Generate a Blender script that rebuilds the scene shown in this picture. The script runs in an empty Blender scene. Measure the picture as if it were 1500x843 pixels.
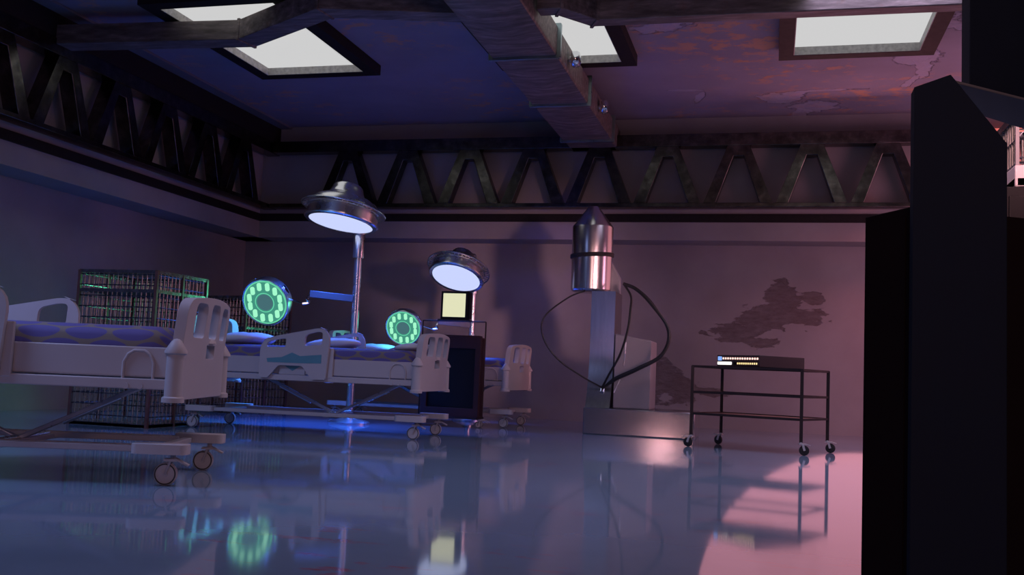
import bpy, bmesh, math, random
from mathutils import Vector, Matrix
PI = math.pi; R = math.radians
SC = bpy.context.scene
def V(*a): return Vector(a)
COL = SC.collection
random.seed(4)

# ------------------------------------------------------------------ camera
cam = bpy.data.cameras.new('camera'); cam.sensor_width = 36; cam.lens = 35.0
cam.clip_start = 0.05
co = bpy.data.objects.new('camera', cam); COL.objects.link(co)
yaw, pitch, roll = R(-14.7414), R(4.8628), R(2.4473)
fw = Vector((math.sin(yaw)*math.cos(pitch), math.cos(yaw)*math.cos(pitch), math.sin(pitch)))
rt = Vector((math.cos(yaw), -math.sin(yaw), 0)); up = rt.cross(fw)
r2 = math.cos(roll)*rt + math.sin(roll)*up; u2 = -math.sin(roll)*rt + math.cos(roll)*up
m = Matrix.Identity(4)
for i in range(3):
    m[i][0] = r2[i]; m[i][1] = u2[i]; m[i][2] = -fw[i]
m[0][3], m[1][3], m[2][3] = 0, 0, 0.65
co.matrix_world = m
SC.camera = co
SC.view_settings.view_transform = 'Standard'; SC.view_settings.look = 'None'
SC.view_settings.gamma = 1; SC.view_settings.use_curve_mapping = False
SC.view_settings.exposure = 0.0

# ------------------------------------------------------------------ world and unseen room lights, some added as fill
w = bpy.data.worlds.new('world'); SC.world = w; w.use_nodes = True
w.node_tree.nodes['Background'].inputs[0].default_value = (.2, .2, .6, 1)
w.node_tree.nodes['Background'].inputs[1].default_value = 0.0
def area(name, loc, aim, size, power, color, shape='DISK', sy=None, spread=180):
    l = bpy.data.lights.new(name, 'AREA'); l.shape = shape; l.size = size
    if sy: l.size_y = sy
    l.energy = power; l.color = color; l.spread = R(spread)
    o = bpy.data.objects.new(name, l); COL.objects.link(o); o.location = loc
    o.rotation_euler = (Vector(aim)-Vector(loc)).to_track_quat('-Z', 'Y').to_euler()
    return o
PINK = (1.0, .43, .52); BLUE = (.13, .17, 1.0)
area('pink_wall_light', (1.09, 12.8, 2.1), (.2, 0, 1.2), 3.9, 26, (1.0, .36, .42))
area('pink_side_light', (4.2, 11.0, 1.8), (2.3, 14.0, 2.5), 2.6, 74, (1.0, .41, .58))
area('pink_wash_fill', (3.0, 12.2, 4.0), (3.0, 13.9, 1.2), .8, 26, (1.0, .20, .18), spread=120)  # unseen, added to redden the right of the back wall
area('pink_cage_fill', (.75, 3.0, 2.3), (1.15, 4.4, 1.6), .4, 4, (1.0, .52, .56), spread=45)  # unseen, added to brighten the small cage
area('pink_key_light', (2.7, 3.9, 1.9), (-2.0, 11.3, 1.7), .6, 5, (1.0, .50, .53), spread=20)
area('pink_front_accent', (-2.35, -.6, .95), (-1.1, 11.0, .2), .30, .2, (1.0, .50, .48), spread=16)  # unseen, added for the pink highlight on the plinth
area('blue_fill_light', (-3.7, -1.2, 1.9), (-1.8, 10.0, .6), 1.0, 4.5, (.16, .29, 1.0))
area('overhead_left_fill', (-5.5, 3.0, 3.9), (-5.2, 4.5, 0), 1.5, 70, (.34, .47, 1.0), spread=120)  # the three overhead lights have no fixtures, added to fit the room's tones
area('overhead_front_fill', (-1.0, 6.0, 4.0), (-1.0, 5.7, 0), 2.6, 28, (.96, .74, 1.0), spread=125)
area('overhead_right_fill', (1.5, 8.5, 4.0), (1.5, 8.6, 0), 2.5, 74, (.78, .66, 1.0), spread=140)
area('warm_front_fill', (.5, -2.0, 2.6), (-2.0, 9, .8), 1.5, 20, (1.0, .56, .52), spread=110)  # unseen warm fill added behind the camera
bl = bpy.data.lights.new('blue_back_fill', 'SPOT'); bl.energy = 120; bl.color = (.02, .04, 1.0); bl.spot_size = R(68); bl.spot_blend = .7; bl.shadow_soft_size = .3  # unseen spot added for the blue glow low on the back wall
bo = bpy.data.objects.new('blue_back_fill', bl); COL.objects.link(bo); bo.location = (-2.6, 11.6, 4.05)
bo.rotation_euler = V(.3, 2.2, -3.15).to_track_quat('-Z', 'Y').to_euler()

# ------------------------------------------------------------------ material helpers
class NT:
    def __init__(s, mat):
        mat.use_nodes = True; s.t = mat.node_tree; s.n = s.t.nodes; s.b = s.n['Principled BSDF']
        s.co = s.n.new('ShaderNodeTexCoord')
    def link(s, a, b): s.t.links.new(a, b)
    def math(s, op, a, b=None, c=None):
        n = s.n.new('ShaderNodeMath'); n.operation = op
        for i, v in enumerate((a, b, c)):
            if v is None: continue
            if isinstance(v, (int, float)): n.inputs[i].default_value = v
            else: s.link(v, n.inputs[i])
        return n.outputs[0]
    def mapping(s, scale=(1, 1, 1), loc=(0, 0, 0), rot=(0, 0, 0), src=None):
        n = s.n.new('ShaderNodeMapping'); n.inputs['Scale'].default_value = scale
        n.inputs['Location'].default_value = loc; n.inputs['Rotation'].default_value = rot
        s.link(src or s.co.outputs['Object'], n.inputs['Vector']); return n.outputs[0]
    def noise(s, scale, detail=4, rough=.55, vec=None, dist=0):
        n = s.n.new('ShaderNodeTexNoise'); n.inputs['Scale'].default_value = scale
        n.inputs['Detail'].default_value = detail; n.inputs['Roughness'].default_value = rough
        n.inputs['Distortion'].default_value = dist
        s.link(vec or s.co.outputs['Object'], n.inputs['Vector']); return n.outputs[0]
    def ramp(s, v, stops):
        n = s.n.new('ShaderNodeValToRGB'); e = n.color_ramp.elements
        while len(e) < len(stops): e.new(.5)
        for k, (p, c) in enumerate(stops):
            e[k].position = p; e[k].color = (*c, 1) if isinstance(c, tuple) else (c, c, c, 1)
        s.link(v, n.inputs[0]); return n.outputs[0]
    def mix(s, f, a, b):
        n = s.n.new('ShaderNodeMix'); n.data_type = 'RGBA'
        for v, i in ((f, 0), (a, 6), (b, 7)):
            if isinstance(v, tuple): n.inputs[i].default_value = (*v, 1)
            elif isinstance(v, (int, float)): n.inputs[i].default_value = v
            else: s.link(v, n.inputs[i])
        return n.outputs[2]
    def bump(s, h, strength=.3, dist=.02):
        n = s.n.new('ShaderNodeBump'); n.inputs['Strength'].default_value = strength
        n.inputs['Distance'].default_value = dist; s.link(h, n.inputs['Height'])
        s.link(n.outputs[0], s.b.inputs['Normal'])
    def xyz(s, v=None):
        n = s.n.new('ShaderNodeSeparateXYZ'); s.link(v or s.co.outputs['Object'], n.inputs[0]); return n.outputs
    def set(s, **k):
        for a, v in k.items():
            i = s.b.inputs[a.replace('_', ' ')]
            if hasattr(v, 'links') or not isinstance(v, (int, float, tuple)): s.link(v, i)
            else: i.default_value = (*v, 1) if isinstance(v, tuple) and len(v) == 3 else v

def pm(name, color, rough=.5, metal=0, var=.12, scale=6, bump=0, **kw):
    mt = bpy.data.materials.new(name); t = NT(mt)
    n = t.noise(scale, 5)
    d = tuple(c*(1-var) for c in color); l = tuple(min(1, c*(1+var)) for c in color)
    t.set(Base_Color=t.ramp(n, [(.3, d), (.7, l)]), Metallic=metal)
    t.set(Roughness=t.ramp(n, [(.3, max(.03, rough-.06)), (.7, rough+.06)]))
    if bump: t.bump(t.noise(scale*6, 6), bump, .01)
    if kw: t.set(**kw)
    return mt
def emit(name, color, strength):
    mt = bpy.data.materials.new(name); t = NT(mt)
    n = t.noise(40, 2)
    t.set(Base_Color=tuple(c*.03 for c in color), Roughness=.6, Specular_IOR_Level=.0, Emission_Color=t.ramp(n, [(.2, tuple(c*.98 for c in color)), (.8, color)]), Emission_Strength=strength)
    return mt
M = {}
M['bed'] = pm('bed_plastic', (.47, .43, .44), .55, var=.03, scale=3)
M['bed_trim'] = pm('bed_grey_paint', (.40, .37, .39), .5, var=.05)
M['teal'] = pm('teal_decal', (.10, .27, .32), .5, var=.06)
M['black'] = pm('black_rubber', (.012, .012, .013), .55, var=.2)
M['tyre'] = pm('grey_tyre', (.03, .03, .032), .6, var=.2)
M['darkmetal'] = pm('strut_grey_metal', (.36, .37, .43), .3, .45, var=.2)
M['chrome'] = pm('chrome', (.75, .75, .78), .12, 1, var=.05)
M['steel'] = pm('brushed_steel', (.74, .74, .77), .27, 1, var=.02, scale=2)
M['cartmetal'] = pm('cart_black_metal', (.02, .012, .013), .55, .3, var=.2)
M['white'] = pm('white_linen', (.62, .62, .62), .9, var=.04, scale=8, bump=.15)
M['cage'] = pm('cage_wire', (.42, .40, .36), .30, .8, var=.25, scale=12)
M['cage_bar'] = pm('dark_cage_bar', (.16, .16, .19), .26, .9, var=.2, scale=12)
M['cage_post'] = pm('red_brown_cage_post', (.16, .07, .065), .45, .3, var=.2, scale=9)  # red-brown base colour for the posts
M['cabinet'] = pm('brown_black_cabinet', (.045, .017, .019), .6, var=.15, Specular_IOR_Level=.25)
M['recess'] = pm('black_recess', (.006, .005, .006), .5, var=.2, Specular_IOR_Level=.2)
M['fore'] = pm('matte_black_panel', (.011, .017, .034), .8, var=.1, Specular_IOR_Level=.12)
M['forebrown'] = pm('matte_brown_black', (.011, .006, .008), .85, var=.1, Specular_IOR_Level=.1)
M['shelf'] = pm('grey_shelf', (.16, .16, .19), .6, var=.08)
M['grey'] = pm('machine_grey_paint', (.22, .21, .235), .42, var=.05, scale=3)
M['frame'] = pm('black_frame', (.016, .013, .014), .6, var=.3, scale=14, Specular_IOR_Level=.2)
M['panel_glow'] = emit('panel_diffuser', (1, 1, 1), .62)
M['lamp_glow'] = emit('lamp_diffuser', (.60, .67, 1.0), 1.0)
M['green_glow'] = emit('green_led', (.38, 1.0, .63), .96)
M['lens'] = pm('green_lens', (.04, .30, .22), .25, var=.15, scale=18)
M['lensglow'] = emit('green_glass', (.055, .29, .21), 1.0)
M['boss'] = emit('dim_green_glass', (.06, .15, .17), 1.0)
M['yellow'] = emit('yellow_screen', (1.0, 1.0, .66), .76)
M['led_blue'] = emit('blue_led', (.25, .45, 1.0), 1.0)
M['led_white'] = emit('white_led_bar', (1, 1, .97), 1.3)
M['led_red'] = emit('warm_led', (1.0, .62, .55), 1.5)
M['led_yellow'] = emit('yellow_led', (1.0, .75, .35), 1.2)

def steel_scuffed():
    mt = bpy.data.materials.new('scuffed_black_steel'); t = NT(mt)
    n = t.noise(7, 8, .65); n2 = t.noise(40, 4)
    t.set(Base_Color=t.ramp(n, [(.32, (.05, .047, .045)), (.52, (.10, .095, .09)), (.72, (.19, .18, .165))]),
          Metallic=1.0, Roughness=t.ramp(n2, [(.3, .19), (.7, .27)]))
    t.bump(n, .15, .01); return mt
M['truss'] = steel_scuffed()
def duct_mat():
    mt = bpy.data.materials.new('weathered_duct'); t = NT(mt)
    n = t.noise(3, 8, .62, t.mapping((1, 6, 6))); n2 = t.noise(5, 6, .6)
    c = t.ramp(n, [(.35, (.10, .085, .082)), (.55, (.20, .17, .165)), (.72, (.36, .30, .29))])
    c = t.mix(t.ramp(n2, [(.60, 0.), (.72, .5)]), c, (.20, .09, .06))
    t.set(Base_Color=c, Metallic=.35, Roughness=.55); t.bump(n, .2, .01); return mt
M['duct'] = duct_mat()
M['flange'] = pm('duct_flange', (.30, .38, .40), .32, 1.0, var=.15, scale=10)

def blob(t, px, py, cx, cy, rx, ry, rot=0):
    """normalised elliptical distance field, 0 in the middle and 1 on the rim"""
    c, s = math.cos(rot), math.sin(rot)
    dx = t.math('SUBTRACT', px, cx); dy = t.math('SUBTRACT', py, cy)
    a = t.math('DIVIDE', t.math('ADD', t.math('MULTIPLY', dx, c), t.math('MULTIPLY', dy, s)), rx)
    b = t.math('DIVIDE', t.math('SUBTRACT', t.math('MULTIPLY', dy, c), t.math('MULTIPLY', dx, s)), ry)
    return t.math('SQRT', t.math('ADD', t.math('MULTIPLY', a, a), t.math('MULTIPLY', b, b)))
def patches(t, px, py, items, nscale, amp, vec, edge=.10):
    d = None
    for it in items:
        q = blob(t, px, py, *it); d = q if d is None else t.math('MINIMUM', d, q)
    n = t.noise(nscale, 8, .68, vec)
    d = t.math('ADD', d, t.math('MULTIPLY', t.math('SUBTRACT', n, .5), amp))
    return t.ramp(d, [(.82-edge, 1.), (.82, 0.)])

def ceiling_mat():
    mt = bpy.data.materials.new('rust_stained_ceiling_paint'); t = NT(mt)
    x, y, z = t.xyz()
    n = t.noise(1.5, 3); rust = t.noise(3.6, 9, .72, t.mapping((1, 1.25, 1)))
    big = t.noise(.55, 2, .5, t.mapping((1, 1, 1), (3.1, 1.2, 0)))
    rm = t.math('MULTIPLY', t.ramp(rust, [(.53, 0.), (.60, 1.)]), t.ramp(big, [(.46, .0), (.60, 1.)]))
    near = blob(t, x, y, -.3, 10.2, 1.3, .9, .1)
    rm = t.math('MAXIMUM', rm, t.math('MULTIPLY', t.ramp(rust, [(.49, 0.), (.56, 1.)]), t.ramp(near, [(.55, 1.), (1.0, 0.)])))
    far = blob(t, x, y, 1.2, 12.5, 1.9, .45, 0)
    rm = t.math('MAXIMUM', rm, t.math('MULTIPLY', t.ramp(rust, [(.50, 0.), (.58, 1.)]), t.ramp(far, [(.5, 1.), (1.0, 0.)])))
    col = t.mix(rm, t.ramp(n, [(.3, (.24, .22, .28)), (.7, (.29, .265, .34))]), (.52, .28, .19))
    pt = patches(t, x, y, [(.05, 12.55, .30, .38, .2), (.45, 12.95, .34, .30, .2), (.65, 12.3, .55, .07, -.05), (.28, 13.4, .12, .5, .1),
                           (1.40, 11.15, .30, .28, .6), (1.57, 11.6, .10, .42, -.1), (1.50, 12.0, .06, .25, .2), (1.85, 10.0, .40, .36, .1), (-1.25, 9.85, .50, .24, -.1),
                           (-1.05, 12.13, .32, .05, .1), (-.93, 12.4, .07, .30, .3)], 2.3, 3.6, t.mapping((1, .9, 1)), .14)
    col = t.mix(t.math('MULTIPLY', pt, .55), col, (.46, .44, .56))
    t.set(Base_Color=col, Roughness=.75)
    h = t.math('ADD', t.math('MULTIPLY', pt, t.math('SUBTRACT', t.noise(5, 6, .65), 1.3)), t.math('MULTIPLY', rm, .04))
    t.bump(h, .8, .06); return mt
def wall_mat(name, spots):
    mt = bpy.data.materials.new(name); t = NT(mt)
    x, y, z = t.xyz()
    n = t.noise(1.2, 5); f = t.noise(26, 5, .6)
    col = t.ramp(n, [(.3, (.26, .24, .25)), (.7, (.33, .31, .32))])
    h = t.math('MULTIPLY', f, .05)
    if spots:
        vec = t.mapping((.55, 1, 1.6))
        pt = patches(t, x, z, spots, 5.0, 3.0, vec, .10)
        col = t.mix(t.math('MULTIPLY', pt, t.ramp(t.noise(14, 6, .7, vec), [(.3, .95), (.7, .35)])), col, (.13, .10, .10))
        h = t.math('ADD', h, t.math('MULTIPLY', pt, t.math('MULTIPLY', t.math('SUBTRACT', t.noise(22, 8, .75, vec), 1.0), 1.6)))
    t.set(Base_Color=col, Roughness=.8); t.bump(h, .7, .03); return mt
def floor_mat():
    mt = bpy.data.materials.new('glossy_wet_floor'); t = NT(mt)
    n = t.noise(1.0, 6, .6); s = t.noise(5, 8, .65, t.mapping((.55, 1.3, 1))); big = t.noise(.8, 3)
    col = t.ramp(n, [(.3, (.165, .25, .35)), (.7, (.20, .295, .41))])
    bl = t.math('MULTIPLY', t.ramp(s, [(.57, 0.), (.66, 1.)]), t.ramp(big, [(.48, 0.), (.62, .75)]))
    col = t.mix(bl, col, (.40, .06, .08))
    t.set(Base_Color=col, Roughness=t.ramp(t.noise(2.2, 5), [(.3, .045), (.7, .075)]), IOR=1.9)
    t.bump(t.noise(5, 2), .006, .01); return mt
def mattress_mat():
    mt = bpy.data.materials.new('spotted_mattress_cover'); t = NT(mt)
    x, y, z = t.xyz()
    u = t.math('DIVIDE', x, .235); v = t.math('DIVIDE', t.math('ADD', z, y), .098)
    row = t.math('FLOOR', v)
    u2_ = t.math('ADD', u, t.math('MULTIPLY', t.math('FLOORED_MODULO', row, 2.0), .5))
    a = t.math('DIVIDE', t.math('SUBTRACT', t.math('FRACT', u2_), .5), .46)
    b = t.math('DIVIDE', t.math('SUBTRACT', t.math('FRACT', v), .5), .52)
    d = t.math('ADD', t.math('MULTIPLY', a, a), t.math('MULTIPLY', b, b))
    col = t.mix(t.ramp(d, [(.86, 1.), (.98, 0.)]), (.20, .165, .14), (.105, .088, .27))
    t.set(Base_Color=col, Roughness=.8); t.bump(t.noise(60, 3), .1, .005); return mt
M['mattress'] = mattress_mat()
def brushed():
    mt = bpy.data.materials.new('brushed_column_metal'); t = NT(mt)
    n = t.noise(6, 5, .6, t.mapping((8, 8, .4)))
    t.set(Base_Color=t.ramp(n, [(.3, (.42, .42, .44)), (.7, (.52, .52, .54))]), Metallic=1.0, Roughness=.24); return mt
M['brushed'] = brushed()
M['unit'] = pm('unit_black_case', (.022, .014, .016), .5, var=.1)
M['unit_front'] = pm('unit_front_plate', (.06, .035, .038), .5, var=.1)
M['chrome_white'] = pm('pale_caster_metal', (.55, .53, .53), .4, .2, var=.05)
M['plinth'] = pm('plinth_satin_metal', (.30, .30, .34), .15, .75, var=.02, scale=.7)
M['can'] = pm('canister_steel', (.62, .60, .62), .25, 1, var=.0, scale=1)

# ------------------------------------------------------------------ mesh helpers
def box(bm, x0, x1, y0, y1, z0, z1, mat=None):
    vs = [bm.verts.new((x, y, z)) for z in (z0, z1) for y in (y0, y1) for x in (x0, x1)]
    for f in ((0, 2, 3, 1), (4, 5, 7, 6), (0, 1, 5, 4), (2, 6, 7, 3), (0, 4, 6, 2), (1, 3, 7, 5)):
        bm.faces.new([vs[i] for i in f])
    if mat is not None:
        for v in vs: v.co = mat @ v.co
    return vs
def tube(bm, pts, r, n=8, cap=True, closed=False):
    pts = [Vector(p) for p in pts]; rings = []; prev = None
    L = len(pts)
    for i, p in enumerate(pts):
        if closed: d = pts[(i+1) % L]-pts[i-1]
        else: d = pts[min(i+1, L-1)]-pts[max(i-1, 0)]
        d.normalize()
        if prev is None:
            a = Vector((0, 0, 1)) if abs(d.z) < .9 else Vector((1, 0, 0))
            s = d.cross(a).normalized()
        else: s = (prev - d*prev.dot(d)).normalized()
        prev = s; t = d.cross(s)
        off = PI/4 if n == 4 else 0
        rr = r[i] if isinstance(r, (list, tuple)) else r
        rings.append([bm.verts.new(p + rr*(math.cos(2*PI*k/n+off)*s + math.sin(2*PI*k/n+off)*t)) for k in range(n)])
    for i in range(L if closed else L-1):
        a, b = rings[i], rings[(i+1) % L]
        for k in range(n): bm.faces.new((a[k], a[(k+1) % n], b[(k+1) % n], b[k]))
    if cap and not closed:
        bm.faces.new(rings[0][::-1]); bm.faces.new(rings[-1])
def bar(bm, p, q, w, h, upv=(0, 0, 1)):
    p, q = Vector(p), Vector(q); d = (q-p).normalized(); s = d.cross(Vector(upv)).normalized(); t = s.cross(d)
    a = [bm.verts.new(e + i*w/2*s + j*h/2*t) for e in (p, q) for i, j in ((-1, -1), (1, -1), (1, 1), (-1, 1))]
    for k in range(4): bm.faces.new((a[k], a[(k+1) % 4], a[4+(k+1) % 4], a[4+k]))
    bm.faces.new(a[3::-1]); bm.faces.new(a[4:8])
def lathe(bm, prof, n=48, mat=None):
    mat = mat or Matrix.Identity(4); rings = []
    for r, z in prof:
        if r < 1e-6: rings.append([bm.verts.new(mat @ Vector((0, 0, z)))])
        else: rings.append([bm.verts.new(mat @ Vector((r*math.cos(2*PI*k/n), r*math.sin(2*PI*k/n), z))) for k in range(n)])
    for a, b in zip(rings, rings[1:]):
        for k in range(n):
            k2 = (k+1) % n
            if len(a) == 1 and len(b) > 1: bm.faces.new((a[0], b[k2], b[k]))
            elif len(b) == 1 and len(a) > 1: bm.faces.new((a[k], a[k2], b[0]))
            elif len(a) > 1: bm.faces.new((a[k], a[k2], b[k2], b[k]))
def prism(bm, outer, holes, fn, t0, t1):
    """polygon (with holes) extruded between t0 and t1; fn(u, v, t) gives the point"""
    tmp = bmesh.new(); es = []
    for loop in [outer]+list(holes):
        vs = [tmp.verts.new((u, v, 0)) for u, v in loop]
        es += [tmp.edges.new((vs[i], vs[(i+1) % len(vs)])) for i in range(len(vs))]
    bmesh.ops.triangle_fill(tmp, use_beauty=True, use_dissolve=False, edges=es)
    tmp.verts.index_update(); tmp.faces.ensure_lookup_table()
    lo = [bm.verts.new(fn(v.co.x, v.co.y, t0)) for v in tmp.verts]; hi = [bm.verts.new(fn(v.co.x, v.co.y, t1)) for v in tmp.verts]
    for f in tmp.faces:
        i = [v.index for v in f.verts]
        bm.faces.new([lo[k] for k in i[::-1]]); bm.faces.new([hi[k] for k in i])
    for e in tmp.edges:
        if len(e.link_faces) == 1:
            a, b = e.verts[0].index, e.verts[1].index
            bm.faces.new((lo[a], lo[b], hi[b], hi[a]))
    tmp.free()
def rrect(x0, x1, y0, y1, r, n=5):
    out = []
    for cx, cy, a0 in ((x1-r, y1-r, 0), (x0+r, y1-r, 90), (x0+r, y0+r, 180), (x1-r, y0+r, 270)):
        for k in range(n+1):
            a = R(a0+90*k/n); out.append((cx+r*math.cos(a), cy+r*math.sin(a)))
    return out
def rpoly(pts, n=5):
    """polygon with rounded corners: pts are (x, y, radius)"""
    out = []; L = len(pts)
    for i, (x, y, r) in enumerate(pts):
        p = Vector((x, y)); a = Vector(pts[i-1][:2])-p; b = Vector(pts[(i+1) % L][:2])-p
        if r <= 0: out.append((x, y)); continue
        a.normalize(); b.normalize()
        for k in range(n+1):
            t = k/n; q = (1-t)**2*(p+a*r)+2*t*(1-t)*p+t*t*(p+b*r); out.append((q.x, q.y))
    return out
def smooth_path(pts, n=8):
    pts = [Vector(p) for p in pts]; out = []
    for i in range(len(pts)-1):
        p0, p1, p2, p3 = pts[max(i-1, 0)], pts[i], pts[i+1], pts[min(i+2, len(pts)-1)]
        for k in range(n):
            t = k/n
            out.append(.5*((2*p1)+(p2-p0)*t+(2*p0-5*p1+4*p2-p3)*t*t+(3*p1-p0-3*p2+p3)*t**3))
    return out+[pts[-1]]
def obj(name, bm, mat, parent=None, bevel=0, smooth=35, seg=2):
    bmesh.ops.recalc_face_normals(bm, faces=bm.faces)
    me = bpy.data.meshes.new(name); bm.to_mesh(me); bm.free()
    me.materials.append(M[mat] if isinstance(mat, str) else mat)
    if smooth:
        me.polygons.foreach_set('use_smooth', [True]*len(me.polygons)); me.set_sharp_from_angle(angle=R(smooth))
    o = bpy.data.objects.new(name, me); COL.objects.link(o); o.parent = parent
    if bevel:
        b = o.modifiers.new('bevel', 'BEVEL'); b.width = bevel; b.segments = seg; b.limit_method = 'ANGLE'; b.angle_limit = R(40)
    return o
def B(): return bmesh.new()
def tag(o, label, cat, group=None, kind=None):
    o['label'] = label; o['category'] = cat
    if group: o['group'] = group
    if kind: o['kind'] = kind
    return o
def thing(name, label, cat, loc=(0, 0, 0), rz=0, group=None):
    o = bpy.data.objects.new(name, None); COL.objects.link(o); o.location = loc; o.rotation_euler = (0, 0, rz)
    o.empty_display_size = .2
    return tag(o, label, cat, group)
def dup(root, loc, rz, label, scale=1):
    r = root.copy(); COL.objects.link(r); r.location = loc; r.rotation_euler = (0, 0, rz); r.scale = (scale,)*3
    r['label'] = label
    def rec(a, b):
        for ch in KIDS[a.name]:
            c = ch.copy(); COL.objects.link(c); c.parent = b; rec(ch, c)
    rec(root, r)
    return r
KIDS = {}
def index_kids():
    KIDS.clear()
    for o in bpy.data.objects: KIDS.setdefault(o.name, [])
    for o in bpy.data.objects:
        if o.parent: KIDS[o.parent.name].append(o)
def struct(name, bm, mat, **k):
    o = obj(name, bm, mat, **k); o['kind'] = 'structure'; return o

# ------------------------------------------------------------------ the room
XL, YB, XR, YF, ZC = -8.02, 13.95, 6.5, -3.0, 4.2
LED, ZL = .49, 2.52
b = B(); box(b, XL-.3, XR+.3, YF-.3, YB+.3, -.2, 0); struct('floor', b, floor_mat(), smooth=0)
b = B(); box(b, XL-.3, XR+.3, YF-.3, YB+.3, ZC, ZC+.2); struct('ceiling', b, ceiling_mat(), smooth=0)
def wall_profile(bm, along0, along1, fn):
    pr = [(-.3, 0), (0, 0), (0, ZL), (LED, ZL), (LED, ZC), (-.3, ZC)]
    prism(bm, pr, [], fn, along0, along1)
b = B(); wall_profile(b, XL-.3, XR+.3, lambda d, z, t: (t, YB-d, z))
struct('wall_back', b, wall_mat('back_wall_plaster', [(-.02, 1.52, .62, .27, .38), (.10, 1.80, .24, .30, -.3), (-.40, 1.33, .48, .16, .08), (.38, 1.55, .42, .17, .15), (.52, 1.80, .16, .10, .1), (-.15, 1.2, .26, .13, .1),
      (-1.55, .60, .26, .42, .0), (-1.30, .55, .42, .20, -.25), (-.95, .50, .50, .07, -.03)]), smooth=0)
b = B(); wall_profile(b, YF-.3, YB+.3, lambda d, z, t: (XL+d, t, z)); struct('wall_left', b, wall_mat('left_wall_plaster', []), smooth=0)
b = B(); box(b, XR, XR+.3, YF-.3, YB+.3, 0, ZC); struct('wall_right', b, wall_mat('right_wall_plaster', []), smooth=0)
b = B(); box(b, XL-.3, XR+.3, YF-.3, YF, 0, ZC); struct('wall_front', b, wall_mat('front_wall_plaster', []), smooth=0)
b = B(); box(b, XL+LED, XR, YB-LED-.03, YB-LED, 2.765, 2.875); struct('trim_1', b, 'frame', bevel=.006)
b = B(); box(b, XL+LED, XL+LED+.03, YF, YB-LED-.03, 2.765, 2.875); struct('trim_2', b, 'frame', bevel=.006)
b = B(); box(b, XL+LED, XL+LED+.27, YF, YB-LED, 3.92, ZC); struct('shade_fascia', b, 'frame', bevel=.006)  # shade above the left chord put into a black fascia
b = B(); box(b, XL+LED+.27, XL+LED+.45, YF, YB-LED, ZC-.03, ZC); struct('trim_4', b, 'shelf', bevel=.004)

# ------------------------------------------------------------------ roof trusses along the walls
def truss(root, s0, s1, apex0, fn):
    """s runs along the wall, d is the distance out from the upper wall"""
    d0, d1 = .08, .28
    def bx(name, a0, a1, z0, z1, e0=d0, e1=d1):
        bm = B(); prism(bm, [(a0, z0), (a1, z0), (a1, z1), (a0, z1)], [], fn, e0, e1); return obj(name, bm, 'truss', root, bevel=.006)
    bx('top_chord', s0, s1, 3.75, 3.915); bx('bottom_chord', s0, s1, 2.93, 2.985)
    bx('wall_plate', s0, s1, 3.80, 3.90, 0.0, d0)
    k = math.floor((s0+.45-apex0)/.925)
    while apex0+k*.925 < s0+.44: k += 1
    while apex0+k*.925 < s1-.3:
        a = apex0+k*.925; k += 1
        pl = [(a-.445, 2.98), (a-.285, 2.98), (a-.065, 3.612), (a+.065, 3.612), (a+.285, 2.98), (a+.445, 2.98), (a+.14, 3.755), (a-.14, 3.755)]
        bm = B(); prism(bm, pl, [], fn, d0+.01, d1-.01); obj('web_frame', bm, 'truss', root, bevel=.006)
yb = YB-LED; xl = XL+LED
t = thing('roof_truss', 'black steel lattice truss running along the back wall under the ceiling', 'truss', (0, yb, 0), 0, 'steel roof trusses')
truss(t, xl+.30, 3.6, -4.172, lambda u, v, d: (u, -d, v))
t = thing('roof_truss', 'black steel lattice truss running along the left wall under the ceiling', 'truss', (xl, 0, 0), 0, 'steel roof trusses')
truss(t, 4.6, yb-.02, 8.76-.925*4, lambda u, v, d: (d, u, v))

# ------------------------------------------------------------------ ceiling light panels
def light_panel(x0, label):
    x1, y0, y1, zb = x0+1.54, 8.22, 10.72, 4.08
    t = thing('ceiling_light', label, 'ceiling light', ((x0+x1)/2, (y0+y1)/2, ZC), 0, 'white light panels in the ceiling')
    hx, hy, f = (x1-x0)/2, (y1-y0)/2, .15
    bm = B(); prism(bm, [(-hx, -hy), (hx, -hy), (hx, hy), (-hx, hy)], [[(-hx+f, -hy+f), (hx-f, -hy+f), (hx-f, hy-f), (-hx+f, hy-f)]],
                    lambda u, v, d: (u, v, d), zb-ZC, -.001); obj('frame', bm, 'frame', t, smooth=0)
    bm = B(); g = f+.008; prism(bm, [(-hx+f, -hy+f), (hx-f, -hy+f), (hx-f, hy-f), (-hx+f, hy-f)], [[(-hx+g, -hy+g), (hx-g, -hy+g), (hx-g, hy-g), (-hx+g, hy-g)]],
                    lambda u, v, d: (u, v, d), zb-ZC+.004, -.004); obj('lit_inner_lip', bm, 'lit_lip', t, smooth=0)
    bm = B(); box(bm, -hx+f, hx-f, -hy+f, hy-f, -.03, -.012); obj('diffuser', bm, 'panel_glow', t, smooth=0)
M['lit_lip'] = pm('lit_scuffed_lip', (.40, .38, .37), .5, .2, var=.3, scale=22)  # paler copy of the frame: panel light on its inner faces in the colour
light_panel(-6.08, 'glowing white ceiling panel left of the duct, crossed by the bent duct')
light_panel(-3.04, 'glowing white ceiling panel half hidden behind the main duct')
light_panel(.01, 'glowing white ceiling panel at upper right over the cart')

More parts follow.
